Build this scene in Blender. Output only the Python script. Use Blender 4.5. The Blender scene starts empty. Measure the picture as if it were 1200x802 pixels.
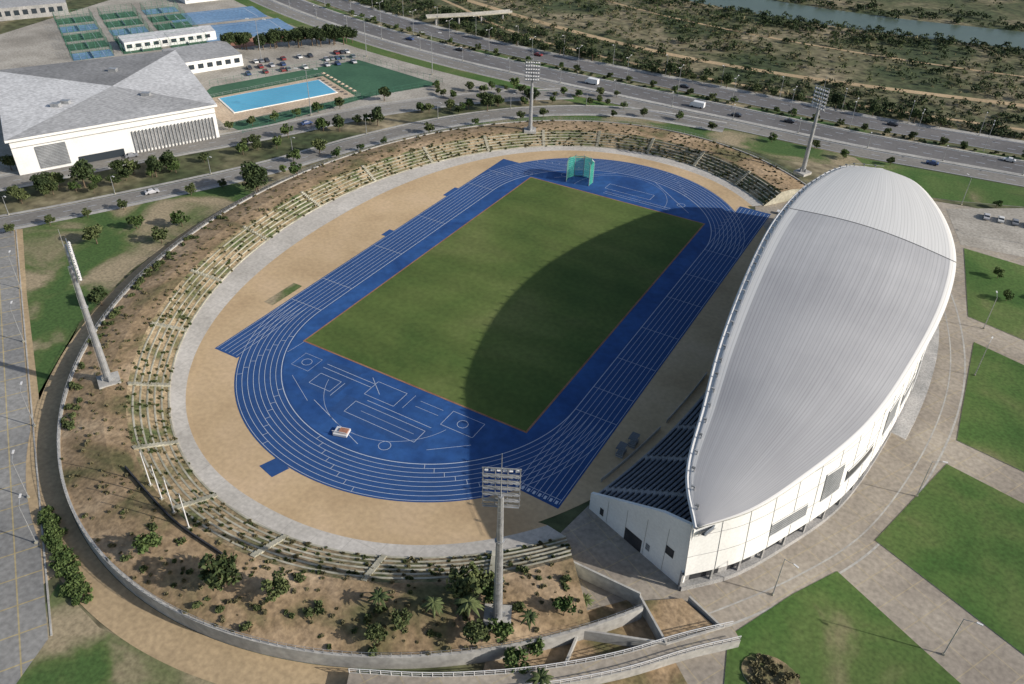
import bpy, bmesh, math, random
import numpy as np
from mathutils import Vector, Matrix
random.seed(7); rng=np.random.default_rng(7)
scn=bpy.context.scene
COL=bpy.context.collection

# ------------------------------------------------------------------ materials
def _nt(name):
    m=bpy.data.materials.new(name); m.use_nodes=True
    nt=m.node_tree; b=nt.nodes["Principled BSDF"]
    return m,nt,b
def mat(name, cols, scale=.1, rough=.9, detail=6, fine=None, fineamt=.25, bump=0., brick=None, metal=0., spec=.25, coord='Object', lo=.35, hi=.65, stripe=None, dist=0., big=0.):
    m,nt,b=_nt(name); N=nt.nodes.new; L=nt.links.new
    tc=N("ShaderNodeTexCoord"); co=tc.outputs[coord]
    nz=N("ShaderNodeTexNoise"); nz.inputs["Scale"].default_value=scale; nz.inputs["Detail"].default_value=detail; nz.inputs["Distortion"].default_value=dist
    L(co,nz.inputs["Vector"])
    cr=N("ShaderNodeValToRGB"); L(nz.outputs[0],cr.inputs[0])
    els=cr.color_ramp.elements
    n=len(cols)
    for i,c in enumerate(cols):
        p=lo+(hi-lo)*i/max(1,n-1)
        if i<2: e=els[i]; e.position=p
        else: e=els.new(p)
        e.color=(*c,1)
    if n==1: els[1].color=(*cols[0],1)
    out=cr.outputs[0]
    if stripe:
        sx=N("ShaderNodeSeparateXYZ"); L(co,sx.inputs[0])
        ma=N("ShaderNodeMath"); ma.operation='MULTIPLY'; ma.inputs[1].default_value=2*math.pi/stripe[1]; L(sx.outputs[stripe[0]],ma.inputs[0])
        sn=N("ShaderNodeMath"); sn.operation='SINE'; L(ma.outputs[0],sn.inputs[0])
        mr=N("ShaderNodeMapRange"); mr.inputs[1].default_value=-.4; mr.inputs[2].default_value=.4; mr.inputs[3].default_value=1-stripe[2]; mr.inputs[4].default_value=1+stripe[2]; L(sn.outputs[0],mr.inputs[0])
        vm=N("ShaderNodeVectorMath"); vm.operation='SCALE'; L(out,vm.inputs[0]); L(mr.outputs[0],vm.inputs["Scale"]); out=vm.outputs[0]
    if brick:
        bt=N("ShaderNodeTexBrick"); bt.offset=brick[5] if len(brick)>5 else 0.; bt.inputs["Scale"].default_value=1; bt.inputs["Brick Width"].default_value=brick[0]; bt.inputs["Row Height"].default_value=brick[1]; bt.inputs["Mortar Size"].default_value=brick[2]
        bt.inputs["Mortar Smooth"].default_value=0.2
        mp=N("ShaderNodeMapping"); mp.inputs["Rotation"].default_value=(0,0,brick[6] if len(brick)>6 else 0.); L(co,mp.inputs["Vector"])
        L(mp.outputs[0],bt.inputs["Vector"])
        mx=N("ShaderNodeMixRGB"); mu=N("ShaderNodeMath"); mu.operation='MULTIPLY'; mu.inputs[1].default_value=brick[4]; L(bt.outputs["Fac"],mu.inputs[0]); L(mu.outputs[0],mx.inputs[0]); L(out,mx.inputs[1]); mx.inputs[2].default_value=(*brick[3],1); out=mx.outputs[0]
    if big:
        n3=N("ShaderNodeTexNoise"); n3.inputs["Scale"].default_value=.018; n3.inputs["Detail"].default_value=3; L(co,n3.inputs["Vector"])
        mr=N("ShaderNodeMapRange"); mr.inputs[1].default_value=.35; mr.inputs[2].default_value=.65; mr.inputs[3].default_value=1-big; mr.inputs[4].default_value=1+big; L(n3.outputs[0],mr.inputs[0])
        vm=N("ShaderNodeVectorMath"); vm.operation='SCALE'; L(out,vm.inputs[0]); L(mr.outputs[0],vm.inputs["Scale"]); out=vm.outputs[0]
    if fine is None: fine=scale*14
    n2=N("ShaderNodeTexNoise"); n2.inputs["Scale"].default_value=fine; n2.inputs["Detail"].default_value=5; L(co,n2.inputs["Vector"])
    mr=N("ShaderNodeMapRange"); mr.inputs[1].default_value=.3; mr.inputs[2].default_value=.7; mr.inputs[3].default_value=1-fineamt; mr.inputs[4].default_value=1+fineamt; L(n2.outputs[0],mr.inputs[0])
    vm=N("ShaderNodeVectorMath"); vm.operation='SCALE'; L(out,vm.inputs[0]); L(mr.outputs[0],vm.inputs["Scale"])
    L(vm.outputs[0],b.inputs["Base Color"])
    b.inputs["Roughness"].default_value=rough; b.inputs["Metallic"].default_value=metal
    b.inputs["Specular IOR Level"].default_value=spec
    if bump:
        bp=N("ShaderNodeBump"); bp.inputs["Strength"].default_value=bump; bp.inputs["Distance"].default_value=.3; L(n2.outputs[0],bp.inputs["Height"]); L(bp.outputs[0],b.inputs["Normal"])
    return m
def leafmat(name,c1,c2):
    m,nt,b=_nt(name); N=nt.nodes.new; L=nt.links.new
    g=N("ShaderNodeNewGeometry"); oi=N("ShaderNodeObjectInfo")
    nz=N("ShaderNodeTexNoise"); nz.inputs["Scale"].default_value=.35; nz.inputs["Detail"].default_value=3; L(g.outputs["Position"],nz.inputs["Vector"])
    ad=N("ShaderNodeMath"); ad.operation='ADD'; L(nz.outputs[0],ad.inputs[0])
    mu=N("ShaderNodeMath"); mu.operation='MULTIPLY_ADD'; L(oi.outputs["Random"],mu.inputs[0]); mu.inputs[1].default_value=.4; mu.inputs[2].default_value=-.2; L(mu.outputs[0],ad.inputs[1])
    ad2=N("ShaderNodeMath"); ad2.operation='MULTIPLY_ADD'; L(g.outputs["Random Per Island"],ad2.inputs[0]); ad2.inputs[1].default_value=.35; L(ad.outputs[0],ad2.inputs[2])
    cr=N("ShaderNodeValToRGB"); cr.color_ramp.elements[0].position=.35; cr.color_ramp.elements[1].position=1.0
    cr.color_ramp.elements[0].color=(*c1,1); cr.color_ramp.elements[1].color=(*c2,1)
    L(ad2.outputs[0],cr.inputs[0]); L(cr.outputs[0],b.inputs["Base Color"]); b.inputs["Roughness"].default_value=.8; b.inputs["Specular IOR Level"].default_value=.2
    return m

M={}
M['scrub']=mat('scrub_ground',[(.05,.068,.03),(.095,.10,.05),(.175,.155,.095),(.28,.235,.155)],.025,.95,10,fine=.3,fineamt=.5,lo=.38,hi=.68,dist=.6)
M['dirt']=mat('dry_embankment',[(.13,.12,.055),(.265,.19,.11),(.345,.25,.155),(.43,.325,.21)],.07,.95,10,fine=1.1,fineamt=.34,bump=.4,lo=.33,hi=.68,dist=.7,big=.1)
M['lawn']=mat('lawn_patchy',[(.06,.112,.032),(.09,.13,.042),(.21,.19,.11),(.31,.255,.165)],.045,.95,10,fine=1.3,fineamt=.28,lo=.41,hi=.61,dist=.8)
M['lawn2']=mat('lawn_green',[(.044,.10,.022),(.065,.122,.030),(.092,.135,.040),(.20,.18,.10)],.055,.95,9,fine=1.3,fineamt=.26,lo=.34,hi=.74,dist=.6,big=.15)
M['pitch']=mat('pitch_grass',[(.060,.102,.024),(.088,.126,.032),(.120,.146,.046)],.035,.95,10,fine=.8,fineamt=.15,lo=.34,hi=.66,stripe=(1,11.2,.045),dist=.5,big=.09)
M['track']=mat('blue_track',[(.019,.062,.185),(.026,.080,.228)],.05,.85,7,fine=.9,fineamt=.1,lo=.3,hi=.7,big=.06)
M['track2']=mat('blue_infield',[(.014,.056,.185),(.026,.090,.26)],.08,.8,7,fine=.5,fineamt=.16,lo=.35,hi=.65,dist=.8)
M['line']=mat('white_line_paint',[(.47,.52,.60)],1,.8,2,fineamt=.15)
M['kerb']=mat('brick_kerb',[(.24,.12,.07),(.30,.17,.10)],.3,.9)
M['tan']=mat('tan_surround',[(.40,.285,.165),(.49,.36,.215),(.54,.40,.255)],.06,.95,9,fine=1,fineamt=.1,lo=.3,hi=.7,big=.07)
M['sand']=mat('sandy_path',[(.33,.25,.15),(.46,.345,.21)],.08,.95,9,fine=1.1,fineamt=.18,lo=.3,hi=.7,big=.1)
M['conc']=mat('pale_concrete',[(.40,.375,.335),(.53,.50,.455)],.09,.9,9,fine=1.3,fineamt=.15,lo=.3,hi=.7,brick=(6,6,.05,(.28,.26,.23),.5),big=.06)
M['bench']=mat('terrace_concrete',[(.27,.26,.20),(.43,.41,.33)],.15,.9,8,fine=1,fineamt=.22)
M['kerbst']=mat('kerb_stone',[(.32,.31,.29),(.42,.41,.38)],.15,.9,8,fine=1,fineamt=.18)
M['plant']=mat('terrace_planting',[(.08,.10,.04),(.15,.135,.07),(.25,.19,.115),(.33,.255,.16)],.2,.95,9,fine=1.5,fineamt=.4,bump=.4,lo=.36,hi=.64)
M['asph']=mat('asphalt',[(.115,.112,.113),(.165,.16,.158)],.04,.9,9,fine=.9,fineamt=.14,lo=.3,hi=.7,big=.1)
M['asph2']=mat('old_asphalt',[(.17,.162,.15),(.25,.238,.215)],.04,.9,10,fine=.9,fineamt=.16,lo=.3,hi=.7,big=.1)
M['pave']=mat('paving',[(.245,.215,.18),(.36,.32,.265)],.06,.9,10,fine=1.1,fineamt=.2,lo=.32,hi=.68,brick=(5,5,.09,(.41,.34,.20),.5,0,.5),big=.1,dist=.4)
M['plaza']=mat('plaza_paving',[(.20,.20,.195),(.285,.28,.265)],.06,.9,10,fine=1.1,fineamt=.2,lo=.32,hi=.68,brick=(6,6,.13,(.44,.35,.16),.75,0,.55),big=.12)
M['gravel']=mat('gravel',[(.27,.25,.215),(.39,.365,.32)],.08,.95,10,fine=1.2,fineamt=.24,big=.12)
M['white']=mat('white_wall',[(.68,.68,.66),(.78,.78,.76)],.15,.6,8,fineamt=.06,lo=.3,hi=.7)
M['whitepaint']=mat('white_metal',[(.62,.62,.62)],1,.5,3,fineamt=.06)
M['steel']=mat('galvanised_steel',[(.32,.33,.34),(.45,.46,.47)],.8,.45,4,metal=.5,fineamt=.1)
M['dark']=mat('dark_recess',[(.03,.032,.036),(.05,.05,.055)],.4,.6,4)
M['louvre']=mat('grey_louvre',[(.17,.18,.19),(.24,.25,.26)],.3,.55,4,stripe=(2,.5,.35))
M['glass']=mat('dark_glass',[(.03,.04,.05)],1,.12,2,spec=.6)
M['seat']=mat('stand_seats',[(.10,.12,.15),(.17,.195,.235)],.6,.7,5,fine=2,fineamt=.3)
M['concrete']=mat('stand_concrete',[(.26,.26,.255),(.38,.37,.36)],.2,.9,6)
M['bark']=mat('bark',[(.10,.07,.045),(.18,.14,.10)],2,.95)
M['leafA']=leafmat('leaf_olive',(.028,.046,.016),(.115,.138,.054))
M['leafB']=leafmat('leaf_dark',(.018,.032,.013),(.07,.098,.038))
M['leafC']=leafmat('leaf_bright',(.032,.064,.017),(.11,.15,.05))
M['leafD']=leafmat('leaf_dry',(.085,.08,.04),(.23,.205,.115))
M['court']=mat('court_green',[(.04,.10,.06),(.055,.13,.075)],.05,.8,8,fineamt=.14,big=.08)
M['bluecourt']=mat('court_blue',[(.12,.22,.36),(.17,.28,.42)],.05,.7)
M['redcourt']=mat('court_red',[(.30,.14,.09),(.36,.18,.12)],.05,.8)
M['deck']=mat('pool_deck',[(.42,.33,.24),(.52,.42,.31)],.1,.85)
M['tyre']=mat('tyre_rubber',[(.02,.02,.02)],1,.9)
M['teal']=mat('cage_net',[(.06,.40,.32),(.10,.48,.38)],1,.7)
M['fencegreen']=mat('fence_green',[(.05,.15,.10),(.07,.19,.13)],1,.7)
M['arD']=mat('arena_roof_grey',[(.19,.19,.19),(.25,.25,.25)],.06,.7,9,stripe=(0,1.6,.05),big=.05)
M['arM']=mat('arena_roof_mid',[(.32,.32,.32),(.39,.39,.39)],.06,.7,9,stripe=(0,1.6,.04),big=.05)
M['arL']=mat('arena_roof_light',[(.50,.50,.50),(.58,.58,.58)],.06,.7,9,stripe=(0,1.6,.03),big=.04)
def water(name,c,rough,bs):
    m,nt,b=_nt(name); b.inputs["Roughness"].default_value=rough; b.inputs["Specular IOR Level"].default_value=.5
    N=nt.nodes.new; L=nt.links.new; tc=N("ShaderNodeTexCoord"); nz=N("ShaderNodeTexNoise"); nz.inputs["Scale"].default_value=bs; nz.inputs["Detail"].default_value=4; L(tc.outputs["Object"],nz.inputs["Vector"])
    bp=N("ShaderNodeBump"); bp.inputs["Strength"].default_value=.25; bp.inputs["Distance"].default_value=.2; L(nz.outputs[0],bp.inputs["Height"]); L(bp.outputs[0],b.inputs["Normal"])
    cr=N("ShaderNodeValToRGB"); cr.color_ramp.elements[0].color=(*[x*.8 for x in c],1); cr.color_ramp.elements[1].color=(*[x*1.2 for x in c],1); n2=N("ShaderNodeTexNoise"); n2.inputs["Scale"].default_value=.06; L(tc.outputs["Object"],n2.inputs["Vector"]); L(n2.outputs[0],cr.inputs[0]); L(cr.outputs[0],b.inputs["Base Color"])
    return m
M['river']=water('river_water',(.08,.11,.082),.3,.5)
M['pool']=water('pool_water',(.10,.40,.58),.15,1.)
JT=.625
def roofmat():
    m,nt,b=_nt('roof_sheet'); N=nt.nodes.new; L=nt.links.new
    def math_(op,a,v=None):
        n=N("ShaderNodeMath"); n.operation=op; L(a,n.inputs[0]); 
        if v is not None:
            if isinstance(v,(int,float)): n.inputs[1].default_value=v
            else: L(v,n.inputs[1])
        return n.outputs[0]
    uv=N("ShaderNodeUVMap"); uv.uv_map="UVMap"; sx=N("ShaderNodeSeparateXYZ"); L(uv.outputs[0],sx.inputs[0]); U,V=sx.outputs[0],sx.outputs[1]
    tc=N("ShaderNodeTexCoord"); nz=N("ShaderNodeTexNoise"); nz.inputs["Scale"].default_value=.05; nz.inputs["Detail"].default_value=9; L(tc.outputs["Object"],nz.inputs["Vector"])
    mp=N("ShaderNodeMapping"); mp.inputs["Scale"].default_value=(90,3,1); L(uv.outputs[0],mp.inputs[0]); ns=N("ShaderNodeTexNoise"); ns.inputs["Scale"].default_value=1; ns.inputs["Detail"].default_value=5; L(mp.outputs[0],ns.inputs["Vector"])
    cr=N("ShaderNodeValToRGB"); cr.color_ramp.elements[0].position=.3; cr.color_ramp.elements[1].position=.7
    cr.color_ramp.elements[0].color=(.335,.335,.345,1); cr.color_ramp.elements[1].color=(.43,.43,.435,1); L(nz.outputs[0],cr.inputs[0])
    fr=math_('FRACT',math_('MULTIPLY',U,48)); lt=math_('LESS_THAN',fr,.22)
    mr=N("ShaderNodeMapRange"); L(lt,mr.inputs[0]); mr.inputs[3].default_value=1.; mr.inputs[4].default_value=.84
    ms=N("ShaderNodeMapRange"); L(ns.outputs[0],ms.inputs[0]); ms.inputs[1].default_value=.3; ms.inputs[2].default_value=.7; ms.inputs[3].default_value=.91; ms.inputs[4].default_value=1.07
    mxx=math_('MAXIMUM',math_('MAXIMUM',math_('LESS_THAN',U,.085),math_('GREATER_THAN',U,.965)),math_('GREATER_THAN',V,JT))  # pale edge bands; past the joint the far end's sunlit brightness is painted in
    mm=N("ShaderNodeMixRGB"); L(mxx,mm.inputs[0]); L(cr.outputs[0],mm.inputs[1]); mm.inputs[2].default_value=(.58,.58,.57,1)
    vm=N("ShaderNodeVectorMath"); vm.operation='SCALE'; L(mm.outputs[0],vm.inputs[0]); L(math_('MULTIPLY',mr.outputs[0],ms.outputs[0]),vm.inputs["Scale"])
    l2=math_('LESS_THAN',math_('ABSOLUTE',math_('SUBTRACT',V,JT)),.0014)
    m3=N("ShaderNodeMixRGB"); L(l2,m3.inputs[0]); L(vm.outputs[0],m3.inputs[1]); m3.inputs[2].default_value=(.05,.05,.05,1)
    L(m3.outputs[0],b.inputs["Base Color"]); b.inputs["Roughness"].default_value=.5; b.inputs["Specular IOR Level"].default_value=.4
    bp=N("ShaderNodeBump"); bp.inputs["Strength"].default_value=.3; bp.inputs["Distance"].default_value=.08; L(lt,bp.inputs["Height"]); L(bp.outputs[0],b.inputs["Normal"])
    return m
M['roof']=roofmat()

# ------------------------------------------------------------------ mesh helpers
class MB:
    def __init__(s): s.v=[]; s.f=[]; s.m=[]; s.mats=[]
    def mi(s,k):
        if k not in s.mats: s.mats.append(k)
        return s.mats.index(k)
    def face(s,pts,k):
        i=len(s.v); s.v+= [tuple(p) for p in pts]; s.f.append(tuple(range(i,i+len(pts)))); s.m.append(s.mi(k))
    def box(s,c,sz,k,rz=0,rot=None):
        R=rot if rot is not None else Matrix.Rotation(rz,3,'Z')
        c=Vector(c); i=len(s.v)
        for dx in (-1,1):
            for dy in (-1,1):
                for dz in (-1,1):
                    s.v.append(tuple(c+R@Vector((dx*sz[0]/2,dy*sz[1]/2,dz*sz[2]/2))))
        for f in ((0,1,3,2),(4,6,7,5),(0,4,5,1),(2,3,7,6),(0,2,6,4),(1,5,7,3)):
            s.f.append(tuple(i+a for a in f)); s.m.append(s.mi(k))
    def cyl(s,a,b,r0,r1,k,n=8,cap=True):
        a=Vector(a);b=Vector(b); d=(b-a).normalized(); x=d.orthogonal().normalized(); y=d.cross(x); i=len(s.v)
        for P,r in ((a,r0),(b,r1)):
            for j in range(n):
                t=2*math.pi*j/n; s.v.append(tuple(P+x*math.cos(t)*r+y*math.sin(t)*r))
        for j in range(n):
            s.f.append((i+j,i+(j+1)%n,i+n+(j+1)%n,i+n+j)); s.m.append(s.mi(k))
        if cap:
            s.f.append(tuple(i+n+j for j in range(n))); s.m.append(s.mi(k))
            s.f.append(tuple(i+n-1-j for j in range(n))); s.m.append(s.mi(k))
    def prism(s,poly,z0,z1,ks,kt=None):
        n=len(poly)
        for j in range(n):
            a=poly[j];b=poly[(j+1)%n]; s.face([(a[0],a[1],z0),(b[0],b[1],z0),(b[0],b[1],z1),(a[0],a[1],z1)],ks)
        s.face([(p[0],p[1],z1) for p in poly],kt or ks)
    def mesh(s,name,smooth=False):
        me=bpy.data.meshes.new(name); me.from_pydata(s.v,[],s.f)
        for k in s.mats: me.materials.append(M[k])
        me.polygons.foreach_set("material_index",s.m)
        if smooth: me.polygons.foreach_set("use_smooth",[True]*len(s.f))
        me.update(); return me
    def obj(s,name,smooth=False,parent=None,loc=(0,0,0)):
        o=bpy.data.objects.new(name,s.mesh(name,smooth)); COL.objects.link(o); o.location=loc
        if parent: o.parent=parent
        return o
def inst(name,me,loc,rz=0,sc=1.,parent=None):
    o=bpy.data.objects.new(name,me); COL.objects.link(o); o.location=loc; o.rotation_euler=(0,0,rz)
    o.scale=(sc,sc,sc) if not isinstance(sc,tuple) else sc
    if parent: o.parent=parent
    return o
def empty(name,loc=(0,0,0)):
    o=bpy.data.objects.new(name,None); COL.objects.link(o); o.location=loc; return o
def sheet(name,poly,z,k):
    b=MB(); b.face([(p[0],p[1],z) for p in poly],k); return b.obj(name)
def catm(P,n,closed=False):
    P=[np.array(p,float) for p in P]; m=len(P); out=[]
    segs=m if closed else m-1
    for i in range(segs):
        if closed: p0,p1,p2,p3=P[(i-1)%m],P[i],P[(i+1)%m],P[(i+2)%m]
        else:
            p1,p2=P[i],P[i+1]; p0=P[i-1] if i>0 else 2*p1-p2; p3=P[i+2] if i+2<m else 2*p2-p1
        t0=0;t1=t0+np.linalg.norm(p1-p0)**.5+1e-6;t2=t1+np.linalg.norm(p2-p1)**.5+1e-6;t3=t2+np.linalg.norm(p3-p2)**.5+1e-6
        for t in np.linspace(t1,t2,24,endpoint=False):
            A1=(t1-t)/(t1-t0)*p0+(t-t0)/(t1-t0)*p1; A2=(t2-t)/(t2-t1)*p1+(t-t1)/(t2-t1)*p2; A3=(t3-t)/(t3-t2)*p2+(t-t2)/(t3-t2)*p3
            B1=(t2-t)/(t2-t0)*A1+(t-t0)/(t2-t0)*A2; B2=(t3-t)/(t3-t1)*A2+(t-t1)/(t3-t1)*A3
            out.append((t2-t)/(t2-t1)*B1+(t-t1)/(t2-t1)*B2)
    out.append(P[0] if closed else P[-1]); out=np.array(out)
    s=np.r_[0,np.cumsum(np.linalg.norm(np.diff(out,axis=0),axis=1))]
    tt=np.linspace(0,s[-1],n)
    return np.stack([np.interp(tt,s,out[:,k]) for k in range(out.shape[1])],1)
def offs(P,d):
    P=np.asarray(P,float)[:,:2]; T=np.gradient(P,axis=0); T/=np.linalg.norm(T,axis=1)[:,None]+1e-9
    return P+np.stack([-T[:,1],T[:,0]],1)*d
def ribbon(name,P,w,z,k,obj=None,o0=None,o1=None):
    b=obj or MB(); P=np.asarray(P,float)
    A=offs(P,o0 if o0 is not None else w/2); B=offs(P,o1 if o1 is not None else -w/2)
    for i in range(len(P)-1):
        b.face([(*B[i],z),(*B[i+1],z),(*A[i+1],z),(*A[i],z)],k)
    if obj is None: return b.obj(name)
def dashes(b,P,off,w,z,k,on,gap):
    P=offs(P,off) if off else np.asarray(P)[:,:2]
    s=np.r_[0,np.cumsum(np.linalg.norm(np.diff(P,axis=0),axis=1))]
    t=0
    while t+on<s[-1]:
        q=np.array([[np.interp(u,s,P[:,j]) for j in (0,1)] for u in (t,t+on)])
        d=(q[1]-q[0]); d/=np.linalg.norm(d); n=np.array([-d[1],d[0]])*w/2
        b.face([(*(q[0]-n),z),(*(q[1]-n),z),(*(q[1]+n),z),(*(q[0]+n),z)],k); t+=on+gap
def wallseg(b,p,q,z0,h,th,k):
    p=np.array(p,float);q=np.array(q,float); m=(p+q)/2; L_=np.linalg.norm(q-p); b.box((m[0],m[1],z0+h/2),(L_,th,h),k,math.atan2(*(q-p)[::-1]))

# ------------------------------------------------------------------ ground
sheet('ground',[(-7000,-7000),(7000,-7000),(7000,7000),(-7000,7000)],0,'scrub')

# ------------------------------------------------------------------ rings
def ell(c,ph):
    a,b_,cy,n=c; x,y=math.cos(ph),math.sin(ph)
    return (a*math.copysign(abs(x)**(2/n),x), cy+b_*math.copysign(abs(y)**(2/n),y))
S0=(62.,95.5,-2.5,2.3); S1=(74.5,100.5,-2,2.); S2=(81.,108.,-3,2.); S3=(85.,112.5,-3,2.); S4=(93,121,-3,2.)
PH0,PH1=math.radians(55),math.radians(313)
def ringstrip(b,c0,z0,c1,z1,k,ph0=PH0,ph1=PH1,n=160):
    ph=np.linspace(ph0,ph1,n)
    for i in range(n-1):
        a=ell(c0,ph[i]);b2=ell(c0,ph[i+1]);c=ell(c1,ph[i+1]);d=ell(c1,ph[i])
        b.face([(*a,z0),(*d,z1),(*c,z1),(*b2,z0)],k)
def lerpc(c0,c1,t): return tuple(c0[i]+(c1[i]-c0[i])*t for i in range(4))
sheet('running_track_surround',[ell(S0,p) for p in np.linspace(0,2*math.pi,180,endpoint=False)],.06,'tan')
Sp=(66.,96.3,-2.2,2.2)
b=MB(); ringstrip(b,Sp,.13,S1,.4,'conc',PH0,PH1); ringstrip(b,(61.5,95.2,-2.5,2.3),.08,Sp,.13,'tan',PH0,PH1); b.obj('promenade_path')
b=MB(); NS=6; RS_=.27
for i in range(NS):
    t0,t1=i/NS,(i+1)/NS; c0=lerpc(S1,S2,t0); c1=lerpc(S1,S2,t1); tm=t0+(t1-t0)*.26; cm=lerpc(S1,S2,tm)
    zb_=.4+3.6*i/NS; zt=zb_+RS_; zn=.4+3.6*(i+1)/NS
    ringstrip(b,c0,zb_,c0,zt,'bench'); ringstrip(b,c0,zt,cm,zt,'bench'); ringstrip(b,cm,zt,cm,zt-.08,'bench'); ringstrip(b,cm,zt-.08,c1,zn,'plant')
for d in range(66,312,14):
    p=math.radians(d); a=np.array(ell(S1,p)); c=np.array(ell(S2,p)); n=(c-a); L_=np.linalg.norm(n); n/=L_
    for j in range(12):
        q=a+n*L_*(j+.5)/12; b.box((q[0],q[1],.4+3.6*(j+.5)/12),(L_/12,1.0,.7),'bench',rz=math.atan2(n[1],n[0]))
b.obj('stadium_terrace')
b=MB()
Sm=lerpc(S3,S4,.5)
ZS3,ZSM,ZS4=4.05,3.5,2.7
ringstrip(b,S2,4.0,S3,ZS3,'dirt'); ringstrip(b,S3,ZS3,Sm,ZSM,'dirt'); ringstrip(b,Sm,ZSM,S4,ZS4,'dirt')
for ph in (PH0,PH1):
    pts=[(*ell(S1,ph),.1),(*ell(S2,ph),4.0),(*ell(S3,ph),ZS3),(*ell(Sm,ph),ZSM),(*ell(S4,ph),ZS4),(*ell(S4,ph),0),(*ell(S1,ph),0)]
    b.face(pts,'bench')
b.obj('embankment',smooth=False)
def bank_z(x,y):
    def rr(c): return (abs(x)/c[0])**c[3]+(abs(y-c[2])/c[1])**c[3]
    ph=math.atan2((y+3)/108,x/81)%(2*math.pi)
    if not (PH0<=ph<=PH1): return 0.
    if rr(S1)<1: return .2
    if rr(S4)>1: return 0.
    if rr(S2)<1:
        return .4+3.6*max(0,min(1,(rr(S1)-1)/max(1e-3,(rr(S1)-1)+(1-rr(S2)))))
    if rr(S3)<1: return 4.0
    if rr(Sm)<1: return 3.75
    return 3.05
def wall_ring(name,c,ph0,ph1,z0,h,th,k,n=150,rail=False):
    b=MB(); c2=(c[0]+th,c[1]+th,c[2],c[3])
    ringstrip(b,c,z0+h,c2,z0+h,k,ph0,ph1,n); ringstrip(b,c,0,c,z0+h,k,ph0,ph1,n); ringstrip(b,c2,z0+h,c2,0,k,ph0,ph1,n)
    if rail:
        cm=(c[0]+th/2,c[1]+th/2,c[2],c[3])
        ph=np.linspace(ph0,ph1,n*2)
        for p in ph:
            q=ell(cm,p); b.box((q[0],q[1],z0+h+.45),(.07,.07,.9),'steel')
        ringstrip(b,(cm[0]-.04,cm[1]-.04,cm[2],2),z0+h+.9,(cm[0]+.04,cm[1]+.04,cm[2],2),z0+h+.92,'steel',ph0,ph1,n)
        ringstrip(b,(cm[0]-.02,cm[1]-.02,cm[2],2),z0+h+.45,(cm[0]-.02,cm[1]-.02,cm[2],2),z0+h+.5,'steel',ph0,ph1,n)
    return b.obj(name)
wall_ring('perimeter_wall',S4,PH0,math.radians(318),0.,3.0,.5,'kerbst',rail=True)
b=MB(); ringstrip(b,(93.6,121.6,-3,2),.075,(99.5,128,-3,2),.075,'sand',math.radians(178),math.radians(292)); b.obj('sandy_path')

# ------------------------------------------------------------------ track
def stad(R,n=40,y0=-42.195,y1=42.195):
    P=[]
    for t in np.linspace(0,math.pi,n): P.append((R*math.cos(t),y1+R*math.sin(t)))
    for t in np.linspace(math.pi,2*math.pi,n): P.append((R*math.cos(t),y0+R*math.sin(t)))
    return P
RI,LW=36.2,1.23; RO=RI+8*LW
track=empty('running_track')
def tsheet(name,poly,z,k): o=sheet(name,poly,z,k); o.parent=track; return o
tsheet('track_surface',stad(RO+.4,90),.10,'track')
for nm,pl in (('home_straight_start',[(RI+.2,-69.5),(RO+.4,-70),(RO+.4,-42),(RI+.2,-42)]),('home_straight_runoff',[(RI+.2,42),(RO+.4,42),(RO+.4,76),(RI+.2,76)]),
    ('back_straight_start',[(-RO-.4,-68),(-RI-3,-68),(-RI-3,-42),(-RO-.4,-42)]),('back_straight_end',[(-RO-.4,42),(-RI-3,42),(-RI-3,66),(-RO-.4,66)]),
    ('shot_area',[(-RO-2.0,-2),(-RO,-2),(-RO,2),(-RO-2.0,2)]),('shot_area_b',[(-RO-1.8,30),(-RO,30),(-RO,37),(-RO-1.8,37)])):
    tsheet(nm,pl,.09,'track')
tsheet('start_patch',[(-9.5,-91.2),(-5.2,-92.2),(-4.0,-88.6),(-8.2,-87.6)],.085,'track')
sheet('grass_patch',[(-51,-47),(-48,-47),(-48,-36),(-51,-36)],.10,'lawn')
tsheet('infield_surface',stad(RI-.4,90),.12,'track2')
b=MB()
for i in range(9):
    P=np.array(stad(RI+i*LW,90)+[(RI+i*LW,42.195)]); ribbon('',P,.10 if i else .17,.135,'line',obj=b)
for i in range(9):
    x=RI+i*LW
    for seg in ((-69,-42.2),(42.2,75)): b.face([(x-.05,seg[0],.138),(x+.05,seg[0],.138),(x+.05,seg[1],.138),(x-.05,seg[1],.138)],'line')
for i in range(3,9):
    x=-(RI+i*LW); b.face([(x-.05,-67.5,.138),(x+.05,-67.5,.138),(x+.05,-42.2,.138),(x-.05,-42.2,.138)],'line')
def tline(p,q,w=.11,z=.142):
    p=np.array(p,float);q=np.array(q,float); d=q-p; d/=np.linalg.norm(d); n=np.array([-d[1],d[0]])*w/2
    b.face([(*(p-n),z),(*(q-n),z),(*(q+n),z),(*(p+n),z)],'line')
for y in (-42.2,-33,-20,-5,12,26,42.2,-67.8): tline((RI,y),(RO,y))
for y in (-42.2,-30,-8,14,42.2,55): tline((-RO,y),(-RI,y))
for k,(a0,sg) in enumerate(((200,1),(232,1),(262,1),(300,1),(20,1),(60,1),(120,1),(150,1))):
    for i in range(8):
        a=math.radians(a0+i*3.0); cy=42.195 if a0<180 else -42.195
        r0,r1=RI+i*LW,RI+(i+1)*LW; tline((r0*math.cos(a),cy+r0*math.sin(a)),(r1*math.cos(a),cy+r1*math.sin(a)),.1)
for i in range(8):
    x=RI+(i+.5)*LW; tline((x,-69.2),(x,-68.3),.5)
def rect(x0,y0,x1,y1,w=.1):
    tline((x0,y0),(x1,y0),w);tline((x1,y0),(x1,y1),w);tline((x1,y1),(x0,y1),w);tline((x0,y1),(x0,y0),w)
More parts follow.
